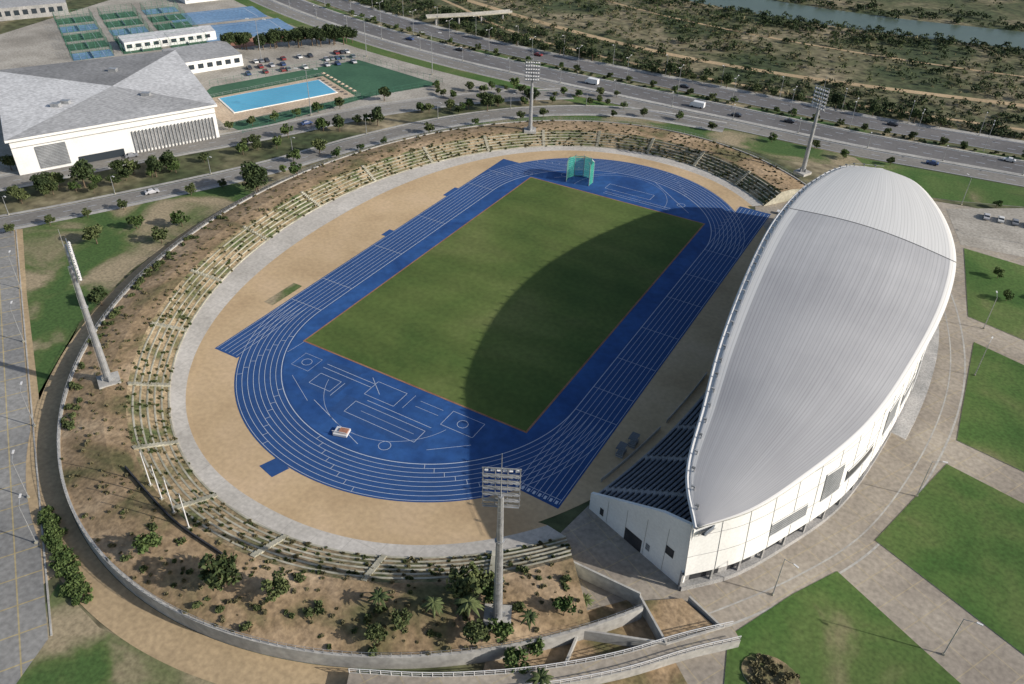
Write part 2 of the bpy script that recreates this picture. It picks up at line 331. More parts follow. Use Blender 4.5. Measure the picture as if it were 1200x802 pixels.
rect(-6,-69.5,12.5,-65.5); tline((-4,-64),(13,-64)); tline((-20,-58.6),(-6,-58.6)); tline((-20,-60),(-6,-60)); rect(-19,-66,-13,-62); tline((-12,-67),(-12,-62)); rect(-6,-62.6,2,-57.5)
rect(14,-62,22,-57); tline((-8,-57),(-3,-61));tline((-14,-70),(3,-76))
tline((-3,-67.5),(11,-67.5),.07); rect(-27,-63,-22,-58,.07); tline((-24,-66),(-15,-71),.08); tline((4,-57),(4,-62),.08); tline((6,-58),(12,-58),.08); tline((6,-60),(12,-60),.08); tline((16,-70),(23,-64),.08); tline((-30,-50),(-31,-60),.08)
for cx_,cy_,r_ in ((-24.5,-60.5,1.2),(18,-59.5,1.2),(8,-73.5,1.3),(20,66,1.3),(-22,66,1.3)):
    for t in range(0,360,30):
        a,c=math.radians(t),math.radians(t+30); tline((cx_+r_*math.cos(a),cy_+r_*math.sin(a)),(cx_+r_*math.cos(c),cy_+r_*math.sin(c)),.1)
tline((18,60.5),(-5,60.5));tline((18,61.8),(-5,61.8));rect(-6,64,10,68)
tline((24,62),(6,78)); tline((-24,62),(-8,77))
for t0,t1,cx,cy,r in ((200,340,0,-57,17),(0,180,0,61,16)):
    for t in np.arange(t0,t1,4): 
        a,c=math.radians(t),math.radians(t+4); tline((cx+r*math.cos(a),cy+r*math.sin(a)),(cx+r*math.cos(c),cy+r*math.sin(c)),.07)
o=b.obj('track_markings'); o.parent=track
sheet('field_kerb',[(-30.95,-54.75),(30.95,-54.75),(30.95,57.95),(-30.95,57.95)],.15,'kerb')
sheet('football_pitch',[(-30.5,-54.3),(30.5,-54.3),(30.5,57.5),(-30.5,57.5)],.18,'pitch')
o=sheet('jump_apron',[(-9,-71),(14,-71),(14,-64.8),(-9,-64.8)],.128,'track'); o.parent=track
o=sheet('jump_apron_b',[(-21,-67.5),(-11,-67.5),(-11,-57),(-21,-57)],.128,'track'); o.parent=track
b=MB(); cx,cy=-15.5,64
pts=[(cx+4.5*math.cos(math.radians(a)),cy+4.5*math.sin(math.radians(a))) for a in (-20,20,60,100,140,180,215)]
for p in pts: b.cyl((p[0],p[1],.1),(p[0],p[1],7.5),.12,.12,'steel',6); b.cyl((p[0],p[1],7.5),(cx+(p[0]-cx)*.8,cy+(p[1]-cy)*.8,8.2),.1,.1,'steel',5)
for p,q in zip(pts,pts[1:]):
    p=np.array(p);q=np.array(q)
    for j in range(11):
        t=j/10; a=p+(q-p)*t; b.box((a[0],a[1],3.8),(.11,.11,7.2),'teal',rz=math.atan2(*(q-p)[::-1]))
    for j in range(10):
        z=.4+j*.76; m=(p+q)/2; b.box((m[0],m[1],z),(np.linalg.norm(q-p),.08,.12),'teal',rz=math.atan2(*(q-p)[::-1]))
b.obj('hammer_throw_cage')
b=MB(); b.box((-1.8,-75.2,.5),(3.0,2.4,.5),'whitepaint',.3); b.box((-1.4,-75.0,.9),(1.8,1.4,.3),'redcourt',.3)
for i in range(5): b.box((-3.2+.7*i,-76.4+.2*i,.6),(.08,.08,1.0),'steel')
b.box((-1.8,-76.0,1.1),(3.2,.1,.12),'whitepaint',.28)
b.obj('high_jump_mat')
for (x,y) in ((50,70),(51,66),(49,78)):
    b=MB(); b.box((0,0,.8),(2.6,1.6,.12),'whitepaint'); b.box((-1,0,.4),(.1,1.4,.8),'steel'); b.box((1,0,.4),(.1,1.4,.8),'steel'); b.obj('judges_table',loc=(x,y,.06))

# ------------------------------------------------------------------ precinct right
sheet('paved_precinct',[(46,-96),(70,-130),(150,-130),(220,-60),(220,125),(150,122),(100,118),(60,110),(40,80),(62.5,20),(62.5,-20),(52,-60)],.03,'pave')
lawns=[ [(100,-46),(109,-17),(124,-21),(180,-36),(190,-90),(125,-58)],
 [(109.5,34),(121,30),(180,13),(180,-26),(123,-11),(110,-8)],
 [(102,86),(118,84),(190,80),(190,22),(120,42),(107,46)],
 [(95.5,-57),(115,-68),(170,-98),(150,-150),(80,-110),(86,-92),(83,-80),(90,-66)],
 [(60,122),(66,138),(120,137),(220,146),(220,131),(116,128),(96,120),(80,116)]]
for pl in lawns:
    b=MB(); b.prism(pl,0,.14,'kerbst','lawn2'); b.obj('lawn')
b=MB()
ARC=catm([(78,-84),(92,-64),(101,-46),(108,-12),(109,18),(104,48),(96,72)],60)
ribbon('',ARC,.4,.045,'kerbst',obj=b); ribbon('',offs(ARC,3.2),.3,.045,'kerbst',obj=b); b.obj('pavement_band')
sheet('gravel_lot',[(94,112),(116,127),(200,129),(200,88),(118,90),(101,88)],.06,'gravel')
sheet('dirt_patch',[(50,-100),(66,-82),(74,-86),(90,-100),(80,-130),(56,-118)],.066,'dirt')
b=MB(); b.prism([(91+4.6*math.cos(a),-83.5+3.6*math.sin(a)) for a in np.linspace(0,2*math.pi,20,endpoint=False)],0,.3,'kerbst','plant'); b.obj('planting_bed')
b=MB()
for p,q,h in (((55,-82),(68,-82),3.2),((68,-82),(75,-88),2.6),((62,-93),(75,-88),2.4),((75,-88),(82,-80),2.2),((75,-77),(82,-80),1.6),((64,-110),(62,-93),1.5)):
    wallseg(b,p,q,0,h,.35,'kerbst')
b.prism([(68.4,-81.6),(74,-77.6),(81.2,-80.2),(75,-87)],0,1.0,'kerbst','dirt')
b.obj('retaining_wall')
b=MB(); PP=catm([(36,-119),(48,-112.5),(60,-104),(70,-95),(78,-86),(84,-80)],40)
for o_ in (1.4,-1.4):
    Q=offs(PP,o_)
    for i in range(39):
        wallseg(b,Q[i],Q[i+1],0,2.0,.18,'kerbst')
        a=Q[i]; b.box((a[0],a[1],2.5),(.1,.1,1.0),'whitepaint')
        wallseg(b,Q[i],Q[i+1],2.95,.1,.1,'whitepaint'); wallseg(b,Q[i],Q[i+1],2.5,.06,.06,'whitepaint')
ribbon('',PP,2.7,1.9,'pave',obj=b)
b.obj('elevated_walkway')

# ------------------------------------------------------------------ grandstand
gs=empty('grandstand',(0,0,0))
Fp=[(73.3,-75.8,16.6),(68.6,-67.7,18.6),(65.6,-52.2,21.8),(63.0,-37,25.3),(60,-9,28),(58.6,18,28),(60,48,25.5),(65.5,72,22.5),(74,79.5,21)]
Bp=[(73.3,-75.8,16.6),(80,-68.4,17.6),(86,-57.6,19.4),(92.6,-42.2,22),(96.9,-19.5,24.2),(99,6,25),(97.8,30,24.5),(91,57,23),(82.5,73.5,22),(74,79.5,21)]
NT,NSS=90,26
F=catm(Fp,NT); B=catm(Bp,NT)
vs=[];uvs=[]
for i in range(NT):
    t=i/(NT-1)
    for j in range(NSS):
        s=j/(NSS-1); p=F[i]*(1-s)+B[i]*s; p=p.copy(); w=np.linalg.norm(F[i]-B[i])
        p[2]+=math.sin(math.pi*s)*w*.045; vs.append(tuple(p)); uvs.append((s,t))
fs=[]
for i in range(NT-1):
    for j in range(NSS-1):
        a=i*NSS+j; fs.append((a,a+1,a+NSS+1,a+NSS))
me=bpy.data.meshes.new('roof'); me.from_pydata(vs,[],fs); uvl=me.uv_layers.new(name="UVMap")
for lp in me.loops: uvl.data[lp.index].uv=uvs[lp.vertex_index]
me.materials.append(M['roof']); me.materials.append(M['whitepaint'])
me.polygons.foreach_set("use_smooth",[True]*len(fs)); me.update()
ro=bpy.data.objects.new('roof',me); COL.objects.link(ro); ro.parent=gs
bm=bmesh.new(); bm.from_mesh(me); bmesh.ops.remove_doubles(bm,verts=bm.verts,dist=.01); 
bmesh.ops.recalc_face_normals(bm,faces=bm.faces)
if sum(f.normal.z for f in bm.faces)<0: bmesh.ops.reverse_faces(bm,faces=bm.faces)
bm.to_mesh(me); bm.free()
sol=ro.modifiers.new("s",'SOLIDIFY'); sol.thickness=.9; sol.offset=-1; sol.material_offset_rim=1; sol.material_offset=1
b=MB()
for i in range(NT-1):
    b.cyl(F[i]+np.array([-.1,0,-.3]),F[i+1]+np.array([-.1,0,-.3]),.4,.4,'whitepaint',6,False)
Fd=catm(Fp,46)
for p in Fd[1:-1]:
    b.box((p[0]+.9,p[1],p[2]+.5),(.2,.2,.8),'steel'); b.box((p[0]+.7,p[1],p[2]+.9),(.6,.4,.22),'louvre')
for i in range(NT-1):
    q0=F[i]*.965+B[i]*.035; q1=F[i+1]*.965+B[i+1]*.035
    b.cyl(q0+np.array([0,0,.8]),q1+np.array([0,0,.8]),.05,.05,'steel',4,False)
b.obj('roof_edge_lights',parent=gs)
nrm=offs(B,1.)-B[:,:2]
Wt=B.copy(); Wt[:,:2]=B[:,:2]+nrm*1.3; Wt[:,2]=B[:,2]-.75
Wb=B[:,:2]+nrm*.2
b=MB()
SPL=4.2
def at(i_,z):
    t=(z-SPL)/(Wt[i_,2]-SPL); xy=Wb[i_]*(1-t)+Wt[i_,:2]*t; return np.array([xy[0],xy[1],z])
for i in range(NT-1):
    b.face([at(i,SPL),at(i+1,SPL),Wt[i+1],Wt[i]],'white')
    r0=Wb[i]+nrm[i]*1.2; r1=Wb[i+1]+nrm[i+1]*1.2
    b.face([(*Wb[i],SPL),(*r0,SPL),(*r1,SPL),(*Wb[i+1],SPL)],'white')
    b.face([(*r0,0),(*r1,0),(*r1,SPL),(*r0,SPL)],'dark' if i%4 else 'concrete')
    b.face([(*Wb[i],0),(*Wb[i+1],0),(*Wb[i+1],1.1),(*Wb[i],1.1)],'concrete'); b.face([(*Wb[i],1.1),(*Wb[i+1],1.1),(*r1,1.1),(*r0,1.1)],'concrete')
    if i%3==0:
        d=np.array([*(-nrm[i]*.03),0]); a=at(i,SPL)+d; c=Wt[i]+d; b.cyl(a,c,.05,.05,'concrete',4,False)
        b.box((Wb[i][0]+nrm[i][0]*.5,Wb[i][1]+nrm[i][1]*.5,SPL/2),(.4,.4,SPL),'concrete',math.atan2(nrm[i][1],nrm[i][0]))
for zz in (8.5,13,17.3):
    for i in range(NT-1):
        if Wt[i,2]<zz+1 or Wt[i+1,2]<zz+1: continue
        d0=np.array([*(-nrm[i]*.03),0]); d1=np.array([*(-nrm[i+1]*.03),0]); b.cyl(at(i,zz)+d0,at(i+1,zz)+d1,.04,.04,'concrete',4,False)
def win(i0,i1,z0,z1,k):
    for i in range(i0,i1):
        d0=np.array([*(-nrm[i]*.12),0]); d1=np.array([*(-nrm[i+1]*.12),0])
        b.face([at(i,z0)+d0,at(i+1,z0)+d1,at(i+1,z1)+d1,at(i,z1)+d0],k)
        b.face([at(i,z1)+d0,at(i+1,z1)+d1,at(i+1,z1)+d1*.1,at(i,z1)+d0*.1],k)
    for z in (z0,z1):
        for i in range(i0,i1):
            d0=np.array([*(-nrm[i]*.16),0]); d1=np.array([*(-nrm[i+1]*.16),0]); b.cyl(at(i,z)+d0,at(i+1,z)+d1,.09,.09,'white',4,False)
win(9,14,7.0,9.8,'louvre'); win(16,19,8.2,14.5,'louvre'); win(20,26,8.8,11.2,'glass'); win(29,33,9,15,'louvre'); win(35,40,9,12,'glass'); win(42,86,5,13,'louvre')
b.obj('facade',parent=gs)
b=MB()
Wb2=offs(np.c_[Wb,np.zeros(NT)],-3.2)
for i in range(34,NT-8): b.face([(*Wb[i],3.6),(*Wb[i+1],3.6),(*Wb2[i+1],3.3),(*Wb2[i],3.3)],'concrete'); b.face([(*Wb2[i],3.3),(*Wb2[i+1],3.3),(*Wb2[i+1],2.9),(*Wb2[i],2.9)],'white')
b.obj('base_canopy',parent=gs)
def sidewall(b,pf,pb,zf,zb,sgn):
    pf=np.array(pf,float);pb=np.array(pb,float); d=(pb-pf); L_=np.linalg.norm(d); d/=L_; n=np.array([d[1],-d[0]])*sgn
    prof=[(0,0),(1,0),(1,zb),(.72,zb*.86),(0,zf)]
    P=lambda t,z,o:(*(pf+d*L_*t+n*o),z)
    b.face([P(t,z,.3) for t,z in prof],'white'); b.face([P(t,z,-.3) for t,z in prof],'white')
    for (t0,z0),(t1,z1) in zip(prof[1:],prof[2:]+prof[:1]): b.face([P(t0,z0,.3),P(t0,z0,-.3),P(t1,z1,-.3),P(t1,z1,.3)],'white')
    for (t0,t1,z0,z1,k) in ((.40,.58,0,3.2,'dark'),(.80,.88,5,7,'dark'),(.12,.16,1,2.8,'dark'),(.62,.66,2,3.6,'louvre')):
        b.face([P(t0,z0,.34),P(t1,z0,.34),P(t1,z1,.34),P(t0,z1,.34)],k)
    for t in (.2,.4,.6,.8): b.cyl(P(t,0,.33),P(t,zf+(zb*.8-zf)*t,.33),.04,.04,'concrete',4,False)
b=MB()
sidewall(b,(51.5,-66.5),(73.0,-74.6),4.2,15.6,1); sidewall(b,(51.5,70.5),(73.4,78),4.2,19,-1)
b.obj('side_wall',parent=gs)
wx=Wb[:,0]; wy=Wb[:,1]
def xf(y): return 60.2-8.6*(abs(y-2)/68.5)**2.4
def wallx(y): return float(np.interp(y,wy[3:-3],wx[3:-3]))
def near_ok(x,y): return y>-66.1-(x-51.5)*.38 and y<70.1+(x-51.5)*.35
b=MB()
ys=np.linspace(-76,80,105); rows=30; TRD=1.12
for i in range(rows):
    z=3.0+i*.5
    for j in range(len(ys)-1):
        y0,y1=ys[j],ys[j+1]; a0,a1=xf(y0)+i*TRD,xf(y1)+i*TRD
        if not (near_ok(a0,y0) and near_ok(a1,y1) and near_ok(a0+TRD,y0) and near_ok(a1+TRD,y1)): continue
        if max(a0,a1)+TRD>min(wallx(y0),wallx(y1))-1.0: continue
        lowz=0 if i==0 else z-.5
        b.face([(a0,y0,lowz),(a1,y1,lowz),(a1,y1,z),(a0,y0,z)],'white' if i==0 else 'concrete')
        b.face([(a0,y0,z),(a1,y1,z),(a1+TRD,y1,z),(a0+TRD,y0,z)],'concrete')
        if j%8:
            p0,p1=a0+.5,a1+.5; w_=.42; h_=.42
            b.face([(p0,y0,z+h_),(p1,y1,z+h_),(p1+w_,y1,z+h_),(p0+w_,y0,z+h_)],'seat')
            b.face([(p0,y0,z),(p1,y1,z),(p1,y1,z+h_),(p0,y0,z+h_)],'seat')
            b.face([(p0+w_,y0,z+.8),(p1+w_,y1,z+.8),(p1+w_,y1,z),(p0+w_,y0,z)],'seat')
b.obj('seating_bowl',parent=gs)
b=MB()
for i in range(8,NT-8,6):
    x1,y1=Wb[i]+nrm[i]*1.6
    b.cyl((x1-2,y1,13),(x1-2,y1,B[i,2]-1),.35,.35,'white',8)
    a=np.array([x1-2,y1,B[i,2]-1.3]); e=F[i]+np.array([1,0,-1.2]); b.cyl(a,e,.35,.2,'whitepaint',6)
    a2=a+np.array([0,0,-3.5]); b.cyl(a2,a+(e-a)*.55,.22,.2,'whitepaint',6)
b.obj('roof_trusses',parent=gs)
b=MB(); P=np.array([(xf(y)-3.2,y) for y in np.linspace(-62,66,50)])
for i in range(49):
    if i%9==0: continue
    wallseg(b,P[i],P[i+1],.05,1.0,.08,'steel')
b.obj('crowd_barrier')
for x,y in ((49.5,-50),(50.5,-46)):
    b=MB(); b.box((0,0,.5),(1.4,2.2,1.0),'louvre'); b.box((0,0,2.3),(1.7,2.5,.12),'louvre'); 
    for sx_ in (-.8,.8):
        for sy_ in (-1.1,1.1): b.box((sx_,sy_,1.2),(.07,.07,2.2),'steel')
    b.obj('timing_booth',loc=(x+1,y,.06))

# ------------------------------------------------------------------ floodlight masts
def mast(loc,h,face,hw=5.2,hh=7.2):
    b=MB(); 
    b.prism([(-2.2,-2.2),(2.2,-2.2),(2.2,2.2),(-2.2,2.2)],-.5,.35,'kerbst')
    for a in range(4): b.box((.9*math.cos(a*math.pi/2),.9*math.sin(a*math.pi/2),.9),(.7,.15,1.2),'steel',a*math.pi/2)
    b.cyl((0,0,.3),(0,0,h),.8,.42,'steel',12)
    for z in (h*.33,h*.66): b.cyl((0,0,z),(0,0,z+.25),.74,.74,'steel',12)
    for s in (-.3,.3): b.cyl((s,.9,1),(s,.52,h),.04,.04,'steel',4)
    for k in range(int(h/1.2)): b.box((0,.9-.38*k/(h/1.2),1+k*1.2),(.6,.05,.05),'steel')
    z0=h-hh*.35
    for s in (-hw/2,-hw/6,hw/6,hw/2): b.box((s,-.7,z0+hh/2),(.13,.13,hh),'steel')
    for r in range(7):
        z=z0+r*hh/6; b.box((0,-.7,z),(hw+.3,.14,.13),'steel')
        if r<6:
            b.box((0,-.3,z+.05),(hw,.3,.05),'steel')
            for c in range(6):
                x=-hw/2+.45+c*(hw-.9)/5
                R_=Matrix.Rotation(math.radians(-35),3,'X')
                b.box((x,-1.0,z+.5),(.5,.32,.46),'whitepaint',rot=R_); b.box((x,-1.2,z+.39),(.4,.05,.4),'glass',rot=R_)
    b.cyl((0,0,h),(0,0,h+hh*.65+3.5),.1,.04,'steel',6)
    o=b.obj('floodlight_mast',loc=loc); o.rotation_euler=(0,0,face); return o
def facing(x,y,tx=0,ty=0): return math.atan2(ty-y,tx-x)+math.pi/2
for x,y,z,h in ((50.3,-98.9,4.0,27.8),(-52,-91.7,4.,28.5),(-47,86,4.,21),(47.5,110,2.,25)):
    mast((x,y,z),h,facing(x,y))

# ------------------------------------------------------------------ flagpoles
for x,y in ((-19.5,-108),(-15,-109.3),(-10.5,-110.4),(-5.5,-111.5)):
    b=MB(); b.cyl((0,0,0),(0,0,8.5),.13,.07,'whitepaint',8); b.box((0,0,.15),(.6,.6,.3),'bench'); b.cyl((0,0,8.5),(0,0,8.7),.12,.12,'steel',6); b.obj('flagpole',loc=(x,y,3.9))
b=MB(); P=catm([(-27,-107.5,0),(-18,-109.8,0),(-8,-112,0),(4,-112.8,0)],16)
for i in range(15): wallseg(b,P[i,:2],P[i+1,:2],3.4,1.3,.25,'dark')
b.obj('low_wall')

# ------------------------------------------------------------------ plants
def leafcloud(blobs,nper,ls):
    V=[];
    for (cx,cy,cz,rx,ry,rz) in blobs:
        d=rng.normal(size=(nper,3)); d/=np.linalg.norm(d,axis=1)[:,None]
        r=rng.uniform(.55,1.08,(nper,1)); c=np.array([cx,cy,cz])+d*r*np.array([rx,ry,rz])
        V.append(c)
    C=np.concatenate(V); n=len(C)
    a=rng.normal(size=(n,3)); a/=np.linalg.norm(a,axis=1)[:,None]
    t=rng.normal(size=(n,3)); t-= (t*a).sum(1)[:,None]*a; t/=np.linalg.norm(t,axis=1)[:,None]
    s=ls*rng.uniform(.6,1.3,(n,1))
    q=np.stack([C-a*s-t*s*.6,C+a*s-t*s*.6,C+a*s+t*s*.6,C-a*s+t*s*.6],1)
    return q.reshape(-1,3)
def treemesh(name,h,cr,kleaf,nb=9,nper=75,ls=.3,trunk=True,flat=.75):
    b=MB(); th=h*.35
    if trunk:
        b.cyl((0,0,-.2),(0,0,th),h*.035,h*.022,'bark',7,False)
    blobs=[]
    for i in range(nb):
        a=random.random()*6.28; r=cr*math.sqrt(random.random())*.72; z=th+(h-th)*random.uniform(.15,.78); 
        r*=1-.45*max(0,(z-th)/(h-th)-.4)
        x,y=r*math.cos(a),r*math.sin(a); s=cr*random.uniform(.32,.55)
        blobs.append((x,y,z,s,s,s*flat))
        if trunk: b.cyl((0,0,th*.85),(x,y,z),h*.015,h*.005,'bark',5,False)
    q=leafcloud(blobs,nper,ls); i0=len(b.v); b.v+=[tuple(p) for p in q.tolist()]
    k=b.mi(kleaf)
    for i in range(len(q)//4): b.f.append((i0+4*i,i0+4*i+1,i0+4*i+2,i0+4*i+3)); b.m.append(k)
    return b.mesh(name)
def palmmesh(h,n=16,fl=2.6):
    b=MB(); b.cyl((0,0,-.2),(0,0,h),.28,.2,'bark',7,False)
    for i in range(n):
        a=2*math.pi*i/n+random.uniform(-.15,.15); el=random.uniform(.1,1.1); prev=None
        for j in range(7):
            t=j/6; r=fl*t*math.cos(el*(1-t*.3)); z=h+fl*math.sin(el)*t-fl*.75*t*t; w=.34*math.sin(math.pi*min(1,t*.9+.12))+.03
            c=np.array([r*math.cos(a),r*math.sin(a),z]); sd=np.array([-math.sin(a),math.cos(a),0])*w
            cur=(c-sd+np.array([0,0,-w*.5]),c,c+sd+np.array([0,0,-w*.5]))
            if prev is not None:
                b.face([prev[0],cur[0],cur[1],prev[1]],'leafA'); b.face([prev[1],cur[1],cur[2],prev[2]],'leafA')
            prev=cur
    return b.mesh('palm_tree')
TA=[treemesh('olive_tree',5.5,2.8,'leafA') for _ in range(3)]
TB=[treemesh('pine_tree',9,3.8,'leafB',nb=14,nper=90,ls=.36) for _ in range(2)]
TC=[treemesh('broadleaf_tree',5.,2.6,'leafC') for _ in range(3)]
PM=[palmmesh(3.2),palmmesh(4.5)]
def put(name,meshes,x,y,s,z=None):
    inst(name,random.choice(meshes),(x,y,bank_z(x,y) if z is None else z),random.random()*6.28,s*random.uniform(.9,1.1))
for x,y,s,k in ((9,-117,1.15,'t'),(-7,-118.5,.9,'t'),(18,-114,.8,'t'),(33,-107,.8,'p'),(38,-108,.7,'t'),(41.5,-104,.8,'p'),(43.5,-98.5,1.1,'t'),(45,-96,.95,'t'),(48,-97.5,.8,'t'),(46.5,-101.5,1,'p'),(49.5,-104,.7,'t'),(55,-97,.8,'p'),(59,-92.5,.75,'t'),(60.5,-87.5,.7,'p'),(61,-104,1,'p'),(52,-101,.8,'t'),(47,-95.5,.8,'t'),(56.5,-103,.8,'t'),(36,-112,.6,'t'),(57,-99,.7,'t')):
    put('palm_tree' if k=='p' else 'broadleaf_tree',PM if k=='p' else TA+TC,x,y,s)
def shrub_mass(name,pts,kleaf,ls=.22,nper=34,nb=3):
    bl=[]
    for x,y,z,r in pts:
        for _ in range(nb):
            bl.append((x+random.uniform(-.5,.5)*r,y+random.uniform(-.5,.5)*r,z+r*.5*random.uniform(.6,1.2),r*.65,r*.65,r*.55))
    C=[];S=[]
    for (cx,cy,cz,rx,ry,rz) in bl:
        d=rng.normal(size=(nper,3)); d/=np.linalg.norm(d,axis=1)[:,None]; d[:,2]=np.where(d[:,2]<-.3,-d[:,2],d[:,2])
        C.append(np.array([cx,cy,cz])+d*rng.uniform(.5,1.08,(nper,1))*np.array([rx,ry,rz])); S.append(np.full((nper,1),max(ls,rx*.22)))
    C=np.concatenate(C);S=np.concatenate(S)*rng.uniform(.6,1.3,(len(C),1)); n=len(C)
    a=rng.normal(size=(n,3)); a/=np.linalg.norm(a,axis=1)[:,None]
    t=rng.normal(size=(n,3)); t-= (t*a).sum(1)[:,None]*a; t/=np.linalg.norm(t,axis=1)[:,None]
    q=np.stack([C-a*S-t*S*.6,C+a*S-t*S*.6,C+a*S+t*S*.6,C-a*S+t*S*.6],1).reshape(-1,3)
    me=bpy.data.meshes.new(name); me.vertices.add(len(q)); me.vertices.foreach_set("co",q.ravel().astype('f'))
    nf=n; me.loops.add(nf*4); me.loops.foreach_set("vertex_index",np.arange(nf*4)); me.polygons.add(nf); me.polygons.foreach_set("loop_start",np.arange(nf)*4); me.polygons.foreach_set("loop_total",np.full(nf,4))
    me.materials.append(M[kleaf]); me.update(calc_edges=True); me.validate()
    o=bpy.data.objects.new(name,me); COL.objects.link(o); return o
pts=[];pd=[]
for _ in range(1100):
    ph=random.uniform(PH0,PH1); t=random.random(); c=lerpc(S1,S2,t); x,y=ell(c,ph); (pts if random.random()<.45 else pd).append((x,y,.4+3.6*t-.1,random.uniform(.15,.4)))
for _ in range(1000):
    ph=random.uniform(PH0,PH1); t=random.random(); c=lerpc(S2,S4,t); x,y=ell(c,ph); (pts if random.random()<.07 else pd).append((x,y,bank_z(x,y)-.15,random.uniform(.1,.4)))
for _ in range(60):
    ph=random.uniform(math.radians(190),math.radians(240)); x,y=ell(lerpc(S3,S4,random.uniform(.6,.95)),ph); pts.append((x,y,2.8,random.uniform(.5,1.1)))
for _ in range(55):
    ph=random.uniform(math.radians(262),math.radians(312)); x,y=ell(lerpc(S2,S4,random.random()),ph); pts.append((x,y,bank_z(x,y)-.2,random.uniform(.3,1.1)))
for _ in range(50): pd.append((91+random.uniform(-3.6,3.6),-83.5+random.uniform(-2.8,2.8),.2,random.uniform(.3,.7)))
shrub_mass('bank_shrubs',pts,'leafA'); shrub_mass('dry_bank_shrubs',pd,'leafD',nper=24)
# left lawn, plaza
sheet('lawn',[(-137,-56),(-119,-17),(-105,10),(-97,8),(-97,-30),(-92,-55),(-82,-78),(-66,-100),(-61,-103),(-104,-77)],.06,'lawn')
sheet('sand_strip',[(-139,-57.5),(-137,-56),(-104,-77),(-61,-103),(-40,-114),(-20,-124),(-20,-131),(-61,-106)],.052,'sand')
sheet('plaza_paving',[(-142,-61),(-138,-58),(-10,-137),(-5,-150),(-60,-220),(-300,-220),(-200,-110)],.057,'plaza')
sheet('lawn',[(-18,-129.5),(-5,-131.5),(20,-128),(45,-119),(62,-108),(76,-92),(88,-92),(92,-150),(-8,-150)],.048,'lawn')
b=MB()
for t0 in np.linspace(0,1,60)[:-1]:
    p=np.array([-138,-57.4])+np.array([128,-79.])*t0; q=np.array([-138,-57.4])+np.array([128,-79.])*(t0+1/60); wallseg(b,p,q,0,.16,.3,'kerbst')
b.obj('kerb')
hp=[(-33+random.uniform(-1.6,1.6)+t*21,-121-t*9+random.uniform(-1.4,1.4),0,random.uniform(.7,1.3)) for t in np.linspace(0,1,80)]
shrub_mass('hedge',hp,'leafC')
for x,y in ((-112,-50),(-97,-40),(-84,-70),(-100,-30),(-91,10),(-103,34),(-105,23),(-110,-38)):
    put('broadleaf_tree',TC+TA,x,y,.95,None if x>-92 else 0)
put('pine_tree',TB,-96,-3.5,1.2,0); put('pine_tree',TB,-98,-1,1.05,0)

# ------------------------------------------------------------------ roads
def yo(x): 
    return .00093*max(0,-80-x)**2+(.10*(x-60) if x>60 else 0)
xs=np.linspace(-620,800,150)
def rline(y0): return np.array([(x,y0+yo(x)) for x in xs])
ribbon('road',rline(145),9,.05,'asph2'); ribbon('road',rline(158.5),13,.05,'asph'); ribbon('road',rline(179),13,.05,'asph')
b=MB()
for yc,w,nl in ((145,9,2),(158.5,13,3),(179,13,3)):
    P=rline(yc)
    for e in (w/2-.4,-w/2+.4): ribbon('',P,0,.08,'line',obj=b,o0=e+.1,o1=e-.1)
    for l in range(1,nl): dashes(b,P,-w/2+l*w/nl,.2,.08,'line',3,6)
b.obj('road_markings')
b=MB()
for yc,w in ((151,2.4),(167.6,4.6),(187,3.0)):
    P=rline(yc); ribbon('',P,w,.17,'kerbst',obj=b)
    for s in (1,-1):
        Q=offs(P,s*w/2)
        for i in range(len(Q)-1): b.face([(*Q[i],0),(*Q[i+1],0),(*Q[i+1],.17),(*Q[i],.17)],'kerbst')
b.obj('kerb_pavement')
ribbon('median_planting',rline(168.2),3.2,.19,'lawn')
ribbon('verge_grass',rline(136),7,.042,'lawn2')
RS=catm([(-300,-170),(-205,-95),(-172,-43),(-154,-5),(-132,37),(-112,80),(-84,118),(-58,141)],90)
RS2=catm([(-265,-190),(-180,-105),(-147,-60),(-124,-17),(-109,16),(-98,50),(-84,82),(-62,112),(-30,134),(10,141)],90)
ribbon('road',RS,9.5,.062,'asph2'); ribbon('road',RS2,8,.066,'asph2')
b=MB()
for P,w in ((RS,9.5),(RS2,8)):
    for e in (w/2-.3,-w/2+.3): ribbon('',P,0,.09,'line',obj=b,o0=e+.07,o1=e-.07)
    dashes(b,P,0,.15,.09,'line',2.5,4.5)
b.obj('street_markings')
b=MB()
for P,w,o_ in ((RS,1.8,6.0),(RS,1.8,-6.0),(RS2,1.8,-5.2),(RS2,1.5,5.)):
    Q=offs(P,o_); ribbon('',Q,w,.14+.003*o_,'kerbst',obj=b)
b.obj('sidewalk')
sheet('verge',[(-62,117),(-30,137.5),(10,139.6),(60,139),(66,132),(40,122),(0,126),(-35,115),(-58,100),(-70,80),(-76,88)],.045,'lawn')
sheet('forecourt_paving',[(-178,-45),(-140,33),(-118,78),(-90,118),(-68,139),(-150,157),(-215,170),(-290,200),(-345,160),(-300,-60)],.035,'gravel')

